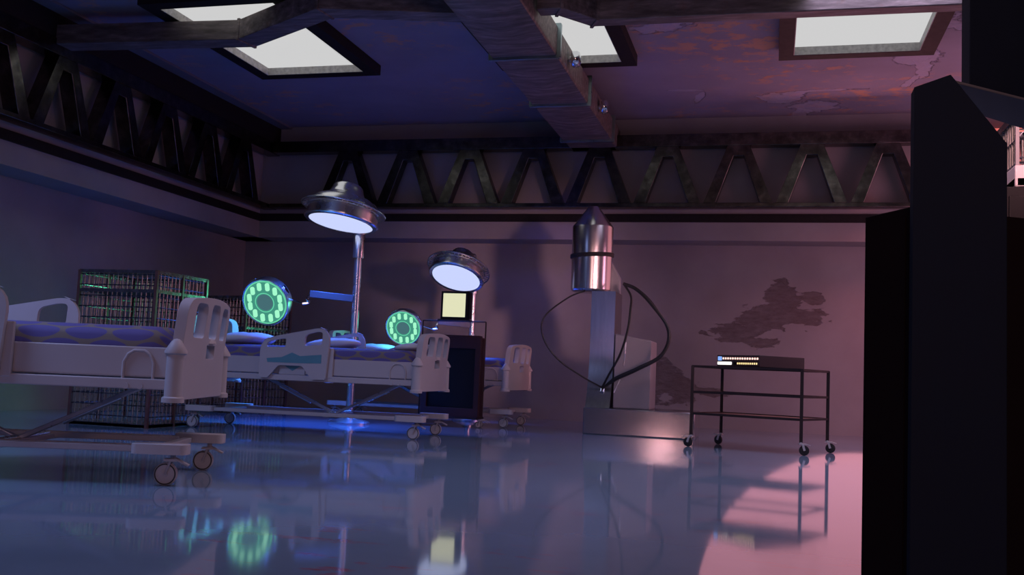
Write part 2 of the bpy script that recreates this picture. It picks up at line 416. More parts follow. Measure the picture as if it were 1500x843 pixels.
# ------------------------------------------------------------------ air ducts
t = thing('air_duct', 'large square air duct with flanges running towards the back wall', 'duct', (-2.415, 13.4, 3.75), 0, 'weathered air ducts')
DY = 13.4
bm = B(); prism(bm, rpoly([(-.33, 0, .03), (.33, 0, .03), (.33, .30, .03), (-.33, .30, .03)], 3), [], lambda u, v, d: (u, d, v), 4.6-DY, 13.44-DY); ys_ = [5.8, 7.55, 9.28, 11.0, 12.75]
for ya, yc in zip(ys_, ys_[1:]):
    q = [bm.verts.new((x, y-DY, 0)) for x, y in ((-.32, ya+.02), (.32, ya+.02), (.32, yc-.02), (-.32, yc-.02))]; ap = bm.verts.new((0, (ya+yc)/2-DY, -.045))
    for k in range(4): bm.faces.new((q[k], q[(k+1) % 4], ap))
obj('duct_body', bm, 'duct', t, bevel=.0, smooth=10)
for y in (7.55, 9.28, 11.0, 12.75):
    bm = B(); o = rrect(-.365, .365, -.03, .325, .01, 2); i = rrect(-.325, .325, .005, .295, .01, 2)
    prism(bm, o, [i], lambda u, v, d: (u, d, v), y-.022-DY, y+.022-DY); obj('flange', bm, 'flange', t, bevel=.005)
for y in (9.83, 11.67):
    bm = B(); m_ = Matrix.Translation((.33, y-DY, .14)) @ Matrix.Rotation(PI/2, 4, 'Y')
    lathe(bm, [(0, 0), (.035, 0), (.035, .03), (.075, .035), (.085, .05), (.085, .09), (.07, .115), (.03, .125), (0, .125)], 24, m_); obj('valve_cap', bm, 'chrome', t)
def bent_duct(name, label, path, width, loc, group):
    t = thing('air_duct', label, 'duct', loc, 0, group)
    z0, z1 = 3.85-loc[2], 4.055-loc[2]
    pts = [Vector((x-loc[0], y-loc[1])) for x, y in path]; L = []; Rr = []
    for i, p in enumerate(pts):
        n = Vector((0, 0)); 
        ds = []
        if i > 0: ds.append((pts[i]-pts[i-1]).normalized())
        if i < len(pts)-1: ds.append((pts[i+1]-pts[i]).normalized())
        d = sum(ds, Vector((0, 0))).normalized(); n = Vector((-d.y, d.x)); k = width/2/max(.3, n.dot(Vector((-ds[0].y, ds[0].x))))
        L.append(p+n*k); Rr.append(p-n*k)
    bm = B(); poly = [(q.x, q.y) for q in Rr]+[(q.x, q.y) for q in L[::-1]]
    prism(bm, poly, [], lambda u, v, d: (u, v, d), z0, z1); obj('duct_body', bm, 'duct', t, bevel=.008)
    for i in range(1, len(pts)-1):
        bm = B()
        a, c = Rr[i], L[i]; d = (c-a).normalized()
        bar(bm, (a-d*.012).to_3d()+V(0, 0, (z0+z1)/2), (c+d*.012).to_3d()+V(0, 0, (z0+z1)/2), .03, z1-z0+.024); obj('seam_band', bm, 'duct', t, bevel=.004)
    return t
bent_duct('l', 'bent air duct from the left wall to the main duct', [(-7.5, 8.65), (-5.2, 8.80), (-4.02, 8.12), (-2.80, 8.41)], .24, (-5, 8.5, 3.85), 'weathered air ducts')
bent_duct('r', 'straight air duct going right from the main duct', [(-2.07, 8.38), (-1.88, 8.38), (-1.62, 8.71), (4.0, 8.80)], .17, (1, 8.6, 3.85), 'weathered air ducts')

# ------------------------------------------------------------------ hospital beds
HW = .467
def caster(parent, x, y, z_top, r=.058, turn=0):
    """a caster: the fork is the part, its wheel, hub and brake pedal are sub-parts"""
    c, s = math.cos(turn), math.sin(turn)
    mt = Matrix.Translation((x, y, 0)) @ Matrix.Rotation(turn, 4, 'Z')
    bm = B()
    for sy in (-1, 1):
        p = [(-.012, sy*.024, r), (.0, sy*.026, r+.03), (.012, sy*.022, r*2+.012)]
        tube(bm, [mt @ Vector(q) for q in p], .007, 6)
    box(bm, -.02, .045, -.03, .03, r*2+.008, r*2+.02, mt)
    tube(bm, [mt @ Vector((.02, 0, r*2+.015)), mt @ Vector((.02, 0, z_top))], .014, 10)
    f = obj('caster', bm, 'bed_trim', parent)
    ry = mt @ Matrix.Translation((-.012, 0, r)) @ Matrix.Rotation(PI/2, 4, 'X')
    bm = B(); lathe(bm, [(0, -.020), (.012, -.020), (.014, -.016), (r*.80, -.016), (r*.96, -.017), (r, -.011), (r, .011), (r*.96, .017), (r*.80, .016), (.014, .016), (.012, .020), (0, .020)], 28, ry); wh = obj('wheel', bm, 'bed', f)
    bm = B()
    for sg in (-1, 1): lathe(bm, [(r*.82, sg*.0155), (r*.82, sg*.0185), (r*.93, sg*.0185), (r*.93, sg*.0155)], 28, ry)
    obj('tyre_ring', bm, 'tyre', f)
    bm = B(); bar(bm, mt @ Vector((.03, 0, r*2+.022)), mt @ Vector((.10, 0, r*2-.012)), .04, .008); obj('brake_pedal', bm, 'bed_trim', f)
    return f
def end_board(parent, name, x, zt, out):
    """foot or head board: three slots above a square opening"""
    zb = .425
    ol = rpoly([(-HW+.02, zb+.012, .05), (HW-.02, zb+.012, .05), (HW-.005, .70, .0), (HW, zt-.03, .09), (.0, zt+.012, .3), (-HW, zt-.03, .09), (-HW+.005, .70, .0)], 6)
    holes = []
    for c, h in ((-.262, .0), (0, .006), (.262, .0)):
        holes.append(rpoly([(c-.088, .76, .03), (c+.088, .76, .03), (c+.095, zt-.042+h, .05), (c-.095, zt-.042+h, .05)], 4))
    holes.append([(-.09, .652), (.09, .652), (.09, .725), (-.09, .725)])
    bm = B()
    prism(bm, ol, holes, lambda u, v, d: (x+out*(d+.03*(1-(u/HW)**2)+.10*max(0, (v-.7))), u, v), -.028, .028)
    o = obj(name, bm, 'bed', parent, bevel=.008)
    bm = B(); m_ = Matrix.Translation((x+out*.05, 0, .735)) @ Matrix.Scale(.6, 4, (1, 0, 0))
    lathe(bm, [(.06, 0), (.055, .012), (.03, .028), (0, .034)], 20, m_); obj('handle_boss', bm, 'bed', o)
    for sy in (-1, 1):
        bm = B(); m_ = Matrix.Translation((x+out*.005, sy*(HW+.022), 0))
        lathe(bm, [(0, .425), (.056, .425), (.056, .448), (.045, .455), (.043, .665), (.056, .672), (.056, .684), (.025, .735), (.012, .745), (0, .747)], 20, m_)
        obj('corner_bumper', bm, 'bed', parent)
    return o
def side_rail(parent, sy):
    P = [(-1.52, .505, .02), (-1.435, .505, .01), (-1.33, .625, .02), (-1.10, .625, .02), (-1.0, .505, .01), (-.865, .505, .02), (-.835, .955, .11), (-.93, .985, .06), (-1.42, .885, .08), (-1.52, .84, .09)]
    h1 = rpoly([(-1.085, .812, .02), (-.915, .825, .02), (-.908, .945, .03), (-.97, .945, .02), (-1.08, .915, .04)], 4)
    h2 = rpoly([(-1.46, .79, .02), (-1.27, .795, .02), (-1.262, .878, .03), (-1.36, .862, .03), (-1.455, .838, .03)], 4)
    bm = B(); y0 = sy*.485
    prism(bm, rpoly(P, 5), [h1, h2], lambda u, v, d: (u, y0+d, v), -.016, .016)
    o = obj('side_rail', bm, 'bed', parent, bevel=.007)
    bm = B(); box(bm, -.865, -.81, y0-sy*.03-.012, y0-sy*.03+.012, .52, .80); obj('rail_bracket', bm, 'bed', o, bevel=.006)
    T = [(-1.45, .685), (-1.30, .70), (-1.20, .745), (-1.12, .715), (-.91, .735), (-.91, .655), (-1.10, .65), (-1.44, .65)]
    bm = B(); prism(bm, T, [], lambda u, v, d: (u, y0+sy*(.016+d), v), 0, .003); obj('wave_decal', bm, 'teal', o, smooth=0)
    return o
def make_bed(label, loc, rz):
    t = thing('hospital_bed', label, 'bed', loc, rz, 'hospital beds standing in a row')
    # deck with panelled sides
    bm = B()
    prism(bm, [(-.44, .545), (.44, .545), (.44, .70), (-.44, .70)], [], lambda u, v, d: (d, u, v), -2.19, -.03)
    deck = obj('deck_panel', bm, 'bed', t, bevel=.008)
    for sy in (-1, 1):
        bm = B(); arch = [(-.265, .535), (-.265, .62), (-.245, .66), (-.215, .68), (-.165, .68), (-.135, .66), (-.115, .62), (-.115, .535)]
        tube(bm, [(u, sy*.444, v) for u, v in arch], .008, 8); obj('arch_moulding', bm, 'bed', deck)
        bm = B(); prism(bm, [(-1.345, .70-.16), (-1.085, .70-.16), (-1.085, .625), (-1.345, .625)], [], lambda u, v, d: (u, sy*(.44+d), v), -.002, .010); obj('step_panel', bm, 'bed', deck, bevel=.004)
        bm = B(); prism(bm, [(-1.29, .622), (-1.13, .622), (-1.21, .575)], [], lambda u, v, d: (u, sy*(.450+d), v), 0, .003); obj('arrow_decal', bm, 'teal', deck, smooth=0)
    bm = B()
    for sy in (-1, 1): box(bm, -2.20, -.03, sy*.445-.018, sy*.445+.018, .485, .538)
    for x in (-2.18, -1.1, -.06): box(bm, x-.03, x+.03, -.43, .43, .49, .535)
    obj('lower_rail', bm, 'bed', t, bevel=.006)
    bm = B()
    nx, ny = 28, 14; rows = []
    for i in range(nx+1):
        x = -2.17+2.12*i/nx; row = []
        for j in range(ny+1):
            a = PI*j/ny; e = min(1, min(x+2.17, -.05-x)/.10); e = math.sqrt(max(0, 1-(1-e)**2))
            cy, sz = math.cos(a), math.sin(a)
            y = -.435*math.copysign(abs(cy)**.35, cy)*(.93+.07*e); z = .70+(.112*abs(sz)**.5)*(.35+.65*e)
            row.append(bm.verts.new((x, y, z)))
        rows.append(row)
    for i in range(nx):
        for j in range(ny): bm.faces.new((rows[i][j], rows[i][j+1], rows[i+1][j+1], rows[i+1][j]))
        bm.faces.new((rows[i][ny], rows[i][0], rows[i+1][0], rows[i+1][ny]))
    bm.faces.new(rows[0]); bm.faces.new(rows[-1][::-1])
    obj('mattress', bm, 'mattress', t, smooth=60)
    end_board(t, 'footboard', 0, .985, 1)
    end_board(t, 'headboard', -2.235, 1.09, -1)
    for sy in (-1, 1): side_rail(t, sy)
    # wheeled base
    bm = B()
    for sy in (-1, 1):
        for yy in (.385, .30): box(bm, -2.10, -.16, sy*yy-.017, sy*yy+.017, .165, .197)
    for x in (-2.02, -.88, -.12): box(bm, x-.025, x+.025, -.40, .40, .160, .19)
    obj('base_frame', bm, 'bed_trim', t, bevel=.004)
    for x in (-.05, -2.13):
        for sy in (-1, 1):
            bm = B(); prism(bm, rrect(x-.15, x+.13, sy*.40-.06, sy*.40+.06, .035, 5), [], lambda u, v, d: (u, v, d), .160, .212)
            obj('corner_pad', bm, 'bed', t, bevel=.008)
    for x in (-.02, -2.21):
        for sy in (-1, 1): caster(t, x, sy*.384, .16)
    # lifting struts
    for xt in (-.24, -1.62):
        q0 = V(-.90, -.10, .185); q1 = V(xt, -.10, .50)
        bm = B(); bar(bm, q0, q1, .04, .026); st = obj('lift_strut', bm, 'darkmetal', t, bevel=.005)
        bm = B(); tube(bm, [q0.lerp(q1, .35)+V(0, 0, -.012), q0.lerp(q1, .8)+V(0, 0, -.012)], .016, 12); obj('piston', bm, 'steel', st)
    bm = B(); tube(bm, [(-.90, -.30, .185), (-.90, .30, .185)], .022, 12); obj('pivot_bar', bm, 'darkmetal', t)
    for x in (-.24, -.17):
        bm = B(); tube(bm, [(x, -.47, .50), (x, -.44, .50)], .016, 12); obj('pivot_cap', bm, 'bed', t)
    return t
bed = make_bed('nearest hospital bed with spotted mattress at the left edge of the room', (-3.066, 4.916, 0), R(17.97))
index_kids()
dup(bed, (-3.132, 9.013, 0), R(3.42), 'middle hospital bed in front of the taller surgical lamp')
dup(bed, (-2.968, 11.685, 0), R(-1.54), 'farthest hospital bed by the back wall behind the dark cabinet')
def pillow(name, label, loc, rz, sx, sy, sz, group, cat):
    bm = B(); n1, n2 = 22, 12; rings = []
    for i in range(n2+1):
        a = PI*i/n2-PI/2
        r_, z = max(.0, math.cos(a))**.8, math.sin(a)
        if i in (0, n2): rings.append([bm.verts.new((0, 0, sz*z))]); continue
        ring = []
        for k in range(n1):
            p = 2*PI*k/n1; c, s = math.cos(p), math.sin(p)
            ring.append(bm.verts.new((sx*r_*math.copysign(abs(c)**.6, c), sy*r_*math.copysign(abs(s)**.6, s), sz*z*(1+.08*math.sin(3*p)))))
        rings.append(ring)
    for a, c in zip(rings, rings[1:]):
        for k in range(n1):
            k2 = (k+1) % n1
            if len(a) == 1: bm.faces.new((a[0], c[k2], c[k]))
            elif len(c) == 1: bm.faces.new((a[k], a[k2], c[0]))
            else: bm.faces.new((a[k], a[k2], c[k2], c[k]))
    o = obj(name, bm, 'white', None, smooth=80); o.location = loc; o.rotation_euler = (0, R(-4), rz)
    return tag(o, label, cat, group)
def on_bed(b0, rz, x, y, z): return (b0[0]+x*math.cos(rz)-y*math.sin(rz), b0[1]+x*math.sin(rz)+y*math.cos(rz), z)
b2, z2 = (-3.132, 9.013), R(3.42); b3, z3 = (-2.968, 11.685), R(-1.54)
pillow('pillow', 'white pillow at the head of the middle bed, lit green', on_bed(b2, z2, -1.93, .05, .865), z2, .22, .36, .065, 'pillows on the beds', 'pillow')
pillow('pillow', 'white pillow at the head of the farthest bed, lit green', on_bed(b3, z3, -1.90, .05, .865), z3, .24, .36, .065, 'pillows on the beds', 'pillow')
pillow('folded_sheet', 'crumpled white sheet behind the side rail of the middle bed', on_bed(b2, z2, -1.05, .16, .852), z2, .26, .16, .055, None, 'sheet')
pillow('folded_sheet', 'folded white sheet against the footboard of the middle bed', on_bed(b2, z2, -.21, .12, .84), z2, .16, .30, .045, None, 'sheet')

# ------------------------------------------------------------------ surgical lamps
def head_matrix(loc, normal, spin=0):
    q = Vector(normal).to_track_quat('-Z', 'Y')
    return Matrix.Translation(loc) @ q.to_matrix().to_4x4() @ Matrix.Rotation(spin, 4, 'Z')
def make_lamp(label, loc, head_loc, head_n, scale=1, lamp_w=54):
    t = thing('surgical_lamp', label, 'surgical lamp', loc, 0, 'surgical lamps on floor poles'); t.scale = (scale,)*3
    bm = B(); lathe(bm, [(0, 0), (.235, 0), (.235, .018), (.20, .035), (.12, .055), (.075, .07), (.07, .10), (.052, .11), (0, .11)], 48); obj('base', bm, 'steel', t)
    bm = B(); tube(bm, [(0, 0, .10), (0, 0, 2.02)], .042, 24); obj('pole', bm, 'steel', t)
    bm = B(); lathe(bm, [(0, 1.865), (.06, 1.865), (.062, 1.875), (.062, 2.12), (.05, 2.14), (0, 2.14)], 32); obj('collar', bm, 'steel', t)
    H = head_matrix(head_loc, head_n)
    bm = B(); c0 = H @ Vector((0, 0, .24)); tube(bm, smooth_path([V(0, 0, 2.10), V(0, 0, 2.26), V(0, -.02, 2.36), V(0, -.12, 2.43), c0], 5), .035, 14); obj('neck', bm, 'steel', t)
    bm = B(); lathe(bm, [(.40, .155), (.40, .17), (.385, .20), (.345, .245), (.29, .275), (.225, .300), (.195, .330), (.175, .375), (.165, .41), (.145, .432), (.10, .440), (0, .442)], 64, H); obj('shade', bm, 'steel', t)
    bm = B(); lathe(bm, [(.352, .03), (.352, -.004), (.395, -.004), (.408, .008), (.410, .022), (.392, .028), (.388, .14), (.352, .14)], 64, H); obj('rim', bm, 'steel', t)
    ring = bpy.data.objects
    bm = B(); lathe(bm, [(.448, .142), (.464, .142), (.470, .150), (.464, .160), (.448, .158), (.448, .142)], 64, H)
    lathe(bm, [(.385, .142), (.40, .142), (.40, .158), (.385, .158), (.385, .142)], 64, H)
    for k in range(48):
        a = 2*PI*k/48; bar(bm, H @ V(.392*math.cos(a), .392*math.sin(a), .15), H @ V(.455*math.cos(a), .455*math.sin(a), .15), .012, .012, H.to_3x3() @ V(0, 0, 1))
    obj('vent_ring', bm, 'steel', t)
    bm = B(); lathe(bm, [(0, .0), (.352, .0), (.352, .012), (0, .012)], 64, H); obj('diffuser', bm, 'lamp_glow', t)
    # arm and green examination head
    A0, A1 = V(-.03, -.02, 1.40), V(-.44, -.27, 1.425)
    bm = B(); bar(bm, A0, A1, .06, .075); arm = obj('arm', bm, 'arm_paint', t, bevel=.004)
    bm = B(); tube(bm, smooth_path([A1+V(.0, 0, -.02), A1+V(-.015, -.02, -.06), A1+V(-.0, -.01, -.10), A1+V(-.06, -.04, -.115)], 4), .017, 10); obj('elbow', bm, 'chrome', t)
    g = V(-.965, -.30, 1.315)
    bm = B(); tube(bm, [A1+V(-.05, -.035, -.115), g+V(.22, .06, .06)], .010, 8); obj('rod', bm, 'chrome', t)
    G = head_matrix(g, V(.06, -.92, -.39), 0)
    bm = B(); lathe(bm, [(.255, -.004), (.268, -.010), (.278, .0), (.280, .05), (.272, .12), (.22, .17), (.12, .195), (0, .20)], 56, G); gh = obj('green_lamp_head', bm, 'steel', t)
    for a in (R(60), R(150)):
        bm = B(); bar(bm, G @ V(.278*math.cos(a)-.05*math.sin(a), .278*math.sin(a)+.05*math.cos(a), .05), G @ V(.278*math.cos(a)+.05*math.sin(a), .278*math.sin(a)-.05*math.cos(a), .05), .045, .02, G.to_3x3() @ V(math.cos(a), math.sin(a), 0)); obj('grip', bm, 'chrome', gh, bevel=.005)
    bm = B(); lathe(bm, [(.256, -.002), (.248, .002), (.20, .006), (.135, .006), (.125, -.004), (.115, -.012), (.10, -.008), (.095, -.006)], 56, G); obj('lens', bm, 'lensglow', gh)
    bm = B(); lathe(bm, [(.100, -.008), (.09, .0), (.05, .004), (0, .006)], 40, G); obj('centre_boss', bm, 'boss', gh)
    bm = B(); lathe(bm, [(.240, -.006), (.247, -.010), (.254, -.006), (.247, -.001), (.240, -.006)], 56, G)
    lathe(bm, [(.105, -.014), (.110, -.018), (.115, -.014), (.110, -.010), (.105, -.014)], 40, G); obj('lens_ring', bm, 'lens_ring', gh)
    upv = G.to_3x3().inverted() @ V(0, 0, 1); upv.z = 0; upv.normalize()
    for k in range(12):
        a = 2*PI*(k+.5)/12; c = V(.188*math.cos(a), .188*math.sin(a), -.006)
        bm = B(); tube(bm, [G @ (c-upv*.046), G @ (c-upv*.042), G @ (c-upv*.03), G @ (c+upv*.03), G @ (c+upv*.042), G @ (c+upv*.046)], [.008, .018, .025, .025, .018, .008], 12); obj('led_lamp', bm, 'green_glow', gh)
    # the light the two heads give
    wl = Matrix.Translation(loc) @ Matrix.Scale(scale, 4)
    p = wl @ (H @ V(0, 0, -.03)); area('surgical_lamp_light', p, p+Vector(head_n), .66*scale, lamp_w, (.03, .15, 1.0), spread=105)
    p = wl @ (g + V(.45, -.36, .08)); sp = bpy.data.lights.new('green_lamp_light', 'SPOT'); sp.energy = 20; sp.color = (.10, 1.0, .45)
    sp.spot_size = R(92); sp.spot_blend = .4; sp.shadow_soft_size = .08
    so = bpy.data.objects.new('green_lamp_light', sp); COL.objects.link(so); so.location = p; so.rotation_euler = V(-.45, -.48, -.42).to_track_quat('-Z', 'Y').to_euler()
    return t
M['arm_paint'] = pm('arm_grey_paint', (.12, .11, .115), .45, .3, var=.08)
M['lens_ring'] = emit('green_ring', (.14, .68, .40), 1.0)
def cam_dir(right, toward, upw):  # a direction given as right of, towards and above the camera
    f = V(math.sin(yaw), math.cos(yaw), 0); return (rt*right - f*toward + V(0, 0, upw)).normalized()
make_lamp('taller surgical lamp on a chrome pole behind the middle bed', (-4.557, 10.411, 0), V(-.04, -.43, 2.20), cam_dir(-.13, .13, -1))
make_lamp('shorter surgical lamp on a chrome pole beside the yellow screen', (-3.81, 12.5, 0), V(-.12, -.50, 2.055), cam_dir(-.20, .46, -1), .885, 38)

# ------------------------------------------------------------------ wire cages
def wire_cage(label, loc, rz, wx, dy, h, tier, group, nx=16, ny=14, mid=True, th=.035, pmat='cage_post', tmat='cage', p=.014):
    t = thing('wire_cage', label, 'cage', loc, rz, group)
    posts = [(0, 0), (wx, 0), (wx, dy), (0, dy)]+([(wx, dy/2), (0, dy/2)] if mid else [])
    for x, y in posts:
        bm = B(); box(bm, x-p, x+p, y-p, y+p, 0, h); obj('post', bm, pmat, t)
    for z in [.02, h-.01]+([tier] if tier else []):
        bm = B()
        for q0, q1 in (((0, 0), (wx, 0)), ((wx, 0), (wx, dy)), ((wx, dy), (0, dy)), ((0, dy), (0, 0))): bar(bm, (*q0, z), (*q1, z), .02, .03)
        obj('rim', bm, 'cage_bar', t)
    zs = [z*.1 for z in range(1, int(h/.1)+1) if z*.1 < h-.03]
    for q0, q1, n in (((0, 0), (wx, 0), nx), ((wx, 0), (wx, dy), ny), ((wx, dy), (0, dy), nx), ((0, dy), (0, 0), ny)):
        bm = B()
        for i in range(1, n):
            f = i/n; x, y = q0[0]+(q1[0]-q0[0])*f, q0[1]+(q1[1]-q0[1])*f; tube(bm, [(x, y, .01), (x, y, h-.01)], .0052, 5)
        o = obj('wire_panel', bm, 'cage', t); bm = B()
        for z in zs: tube(bm, [(*q0, z), (*q1, z)], .0062, 5)
        obj('cross_wires', bm, 'cage_bar', o)
    bm = B(); box(bm, -.01, wx+.01, -.01, dy+.01, 0, th); obj('tray', bm, tmat, t, bevel=.005)
    if tier:
        bm = B(); box(bm, .012, wx-.012, .012, dy-.012, tier-.012, tier+.004); obj('tier_shelf', bm, 'cage_sheet', t)
    bm = B()
    for i in range(nx+1): tube(bm, [(wx*i/nx, 0, h), (wx*i/nx, dy, h)], .0038, 5)
    for i in range(1, 5): tube(bm, [(0, dy*i/5, h), (wx, dy*i/5, h)], .0045, 5)
    obj('lid', bm, 'cage', t)
    return t
M['cage_grey'] = pm('grey_cage_post', (.26, .24, .25), .5, .3, var=.1)
M['cage_pale'] = pm('pale_cage_paint', (.62, .57, .57), .5, .1, var=.06)
M['cage_sheet'] = pm('dark_cage_sheet', (.06, .055, .065), .45, .6, var=.2)
wire_cage('tall two-tier wire cage standing behind the nearest bed', (-6.275, 7.96, 0), 0, .82, .83, 1.437, 1.25, 'wire cages')
wire_cage('tall wire cage in the back left corner behind the nearer green lamp head', (-7.05, 11.13, 0), R(-13), .85, .82, 1.44, 1.05, 'wire cages')

# ------------------------------------------------------------------ dark cabinet on its stand with the yellow screen
t = thing('media_stand', 'thin black wire stand on casters holding the yellow screen above the cabinet', 'stand', (-3.59, 11.07, 0))
bm = B()
for x in (-.385, .385): tube(bm, [(x, 0, .10), (x, 0, 1.215)], .0085, 8)
obj('upright', bm, 'cartmetal', t)
bm = B(); tube(bm, [(-.385, 0, 1.215), (.385, 0, 1.215)], .007, 8); obj('top_rail', bm, 'cartmetal', t)
bm = B(); box(bm, -.175, .205, -.10, .07, 1.216, 1.232); obj('top_shelf', bm, 'cartmetal', t, bevel=.003)
bm = B(); box(bm, -.39, .39, -.25, .06, .100, .120); obj('bottom_shelf', bm, 'cartmetal', t, bevel=.003)
for x in (-.37, .37):
    for y in (-.06, .03): caster(t, x, y, .10, .036, R(25))
t = thing('dark_cabinet', 'brown-black cabinet with a recessed black front panel beside the middle bed', 'cabinet', (-3.53, 10.82, .12))
bm = B(); fr = [(-.345, 0), (.345, 0), (.345, .905), (-.345, .905)]
prism(bm, fr, [[(-.275, .10), (.285, .10), (.285, .775), (-.275, .775)]], lambda u, v, d: (u, d, v), 0, .05); obj('front_frame', bm, 'cabinet', t, bevel=.004)
bm = B(); box(bm, -.275, .285, .035, .05, .10, .775); obj('front_panel', bm, 'recess', t)
bm = B(); box(bm, -.345, .345, .05, .20, 0, .905)
for y in (.075, .11, .145): box(bm, .345, .352, y, y+.018, .02, .89)
obj('body', bm, 'cabinet', t, bevel=.003)
bm = B(); prism(bm, rrect(-.30, .32, .0, .17, .02, 3), [], lambda u, v, d: (u, v, d), .905, .925); obj('top_plate', bm, 'cabinet', t, bevel=.004)
t = thing('monitor', 'small square screen glowing pale yellow on the thin stand', 'monitor', (-3.575, 11.03, 1.232))
bm = B(); prism(bm, [(-.16, .0), (.165, .0), (.165, .325), (-.16, .325)], [[(-.137, .028), (.137, .028), (.137, .302), (-.137, .302)]], lambda u, v, d: (u, d, v), -.05, .05); obj('case', bm, 'recess', t, bevel=.004)
bm = B(); box(bm, -.137, .137, -.042, .03, .028, .302); obj('screen', bm, 'yellow', t)
bm = B(); box(bm, .165, .19, -.03, .05, .01, .32); obj('case_side', bm, 'recess', t, bevel=.004)

# ------------------------------------------------------------------ electron microscope
t = thing('electron_microscope', 'grey laboratory machine with steel canister on a curved column and plinth', 'microscope', (-1.9, 11.05, 0))
bm = B(); box(bm, -.125, 1.105, 0, .80, 0, .295); obj('plinth', bm, 'plinth', t, bevel=.012)
bm = B()
prof = [(.20-.18*(1-k/16)**2.2, .295+.70*k/16) for k in range(17)]+[(.20, 1.62), (.72, 1.62), (.72, .295)]
prism(bm, [(p[0], p[1]) for p in prof], [], lambda u, v, d: (d, u, v), -.11, .165); obj('column', bm, 'brushed', t, smooth=40)
bm = B(); prism(bm, [(.19, .295), (.60, .295), (.60, 1.065), (.19, 1.135)], [], lambda u, v, d: (u, d, v), .10, .66); body = obj('side_cabinet', bm, 'grey', t, bevel=.012)
bm = B(); bar(bm, (.315, .095, 1.04), (.305, .095, .77), .012, .012, (0, 1, 0)); obj('thin_strip', bm, 'steel', body)  # thin steel bars for two pale lines on the cabinet front
bm = B(); bar(bm, (.265, .095, .62), (.20, .095, .47), .012, .012, (0, 1, 0)); obj('thin_strip', bm, 'steel', body)
CX, CY = -.165, .44
bm = B(); mc = Matrix.Translation((CX, CY, 0))
lathe(bm, [(0, 1.622), (.20, 1.622), (.225, 1.632), (.236, 1.65), (.240, 2.02), (.240, 2.385), (.236, 2.40), (.066, 2.63), (.058, 2.638), (0, 2.638)], 64, mc); can = obj('canister', bm, 'can', t, smooth=25)
for z in (2.052, 2.038, 2.068):
    bm = B(); tube(bm, [(CX+.248*math.cos(2*PI*k/48), CY+.248*math.sin(2*PI*k/48), z+.015*math.cos(2*PI*k/48-.6)) for k in range(48)], .0095, 8, closed=True); obj('cable_ring', bm, 'black', can)
bm = B(); prism(bm, [(.0, 1.62), (.0, 2.05), (.14, 1.80), (.14, 1.62)], [], lambda u, v, d: (CX+.19+u, d, v), .52, .60); obj('support_bracket', bm, 'grey', t, bevel=.006)
P0, P1 = V(.245, .28, 1.71), V(.065, .10, .515)
def cable(pts, r):
    bm = B(); tube(bm, smooth_path(pts, 8), r, 8); obj('cable', bm, 'black', t)
cable([V(-.20, .24, 1.62), V(-.36, .10, 1.53), V(-.555, -.25, 1.28), V(-.56, -.25, 1.05), V(-.40, -.20, .82), V(-.15, -.05, .64), V(.02, .06, .545), P1], .009)
cable([P0, V(.36, .05, 1.56), V(.39, -.15, 1.40), V(.38, -.25, 1.16), V(.30, -.20, .90), V(.17, -.08, .68), V(.09, .05, .56), P1], .013)
cable([P0, V(.42, .05, 1.63), V(.62, -.15, 1.45), V(.83, -.28, 1.16), V(.76, -.28, .90), V(.50, -.22, .74), V(.25, -.08, .625), V(.11, .06, .54), P1], .017)
cable([P0+V(0, .01, .012), V(.42, .07, 1.645), V(.63, -.12, 1.46), V(.815, -.25, 1.16), V(.75, -.25, .91), V(.49, -.2, .755), V(.24, -.06, .64), V(.11, .07, .55), P1], .012)
bm = B(); tube(bm, [P1+V(0, .03, .02), P1+V(0, -.02, -.045)], .022, 10); obj('socket', bm, 'chrome', t)

# ------------------------------------------------------------------ utility cart
t = thing('utility_cart', 'thin black metal three-level cart on casters by the back wall', 'cart', (-.745, 9.93, 0))
FL, FR, RR_, RL = V(0, 0, 0), V(1.022, -.30, 0), V(1.285, .31, 0), V(.255, .65, 0)
def rail_ring(z, r=.028):
    bm = B(); c = [FL, FR, RR_, RL]
    for i in range(4): bar(bm, c[i]+V(0, 0, z), c[(i+1) % 4]+V(0, 0, z), .022, r)
    return bm
for p in (FL, FR, RR_, RL):
    bm = B(); bar(bm, p+V(0, 0, .115), p+V(0, 0, .79), .030, .030, (1, 0, 0)); obj('leg', bm, 'cartmetal', t)
for z, r in ((.785, .022), (.535, .022), (.325, .022)):
    obj('shelf_rail', rail_ring(z, r), 'cartmetal', t)
bm = B(); prism(bm, [(p.x, p.y) for p in (FL, FR, RR_, RL)], [], lambda u, v, d: (u, v, d), .782, .792); obj('top_shelf', bm, 'cartmetal', t, smooth=0)
bm = B(); prism(bm, [(p.x, p.y) for p in (FL, FR, RR_, RL)], [], lambda u, v, d: (u, v, d), .322, .328); obj('bottom_shelf', bm, 'cartmetal', t, smooth=0)
for p, a in ((FL, 160), (FR, 10), (RR_, -10), (RL, 150)):
    a = R(a); mt = Matrix.Translation(p) @ Matrix.Rotation(a, 4, 'Z')
    bm = B(); box(bm, -.02, .05, -.022, .022, .10, .108, mt); tube(bm, [mt @ V(0, 0, .1), mt @ V(0, 0, .12)], .018, 10)
    for sy in (-1, 1): bar(bm, mt @ V(.03, sy*.02, .045), mt @ V(.012, sy*.02, .105), .02, .005, mt.to_3x3() @ V(0, 1, 0))
    bar(bm, mt @ V(.035, 0, .108), mt @ V(.085, 0, .095), .03, .006)
    f = obj('caster', bm, 'chrome_white', t)
    ry = mt @ Matrix.Translation((.03, 0, .046)) @ Matrix.Rotation(PI/2, 4, 'X')
    bm = B(); lathe(bm, [(0, -.014), (.03, -.014), (.042, -.012), (.046, -.006), (.046, .006), (.042, .012), (.03, .014), (0, .014)], 24, ry); obj('wheel', bm, 'black', f)
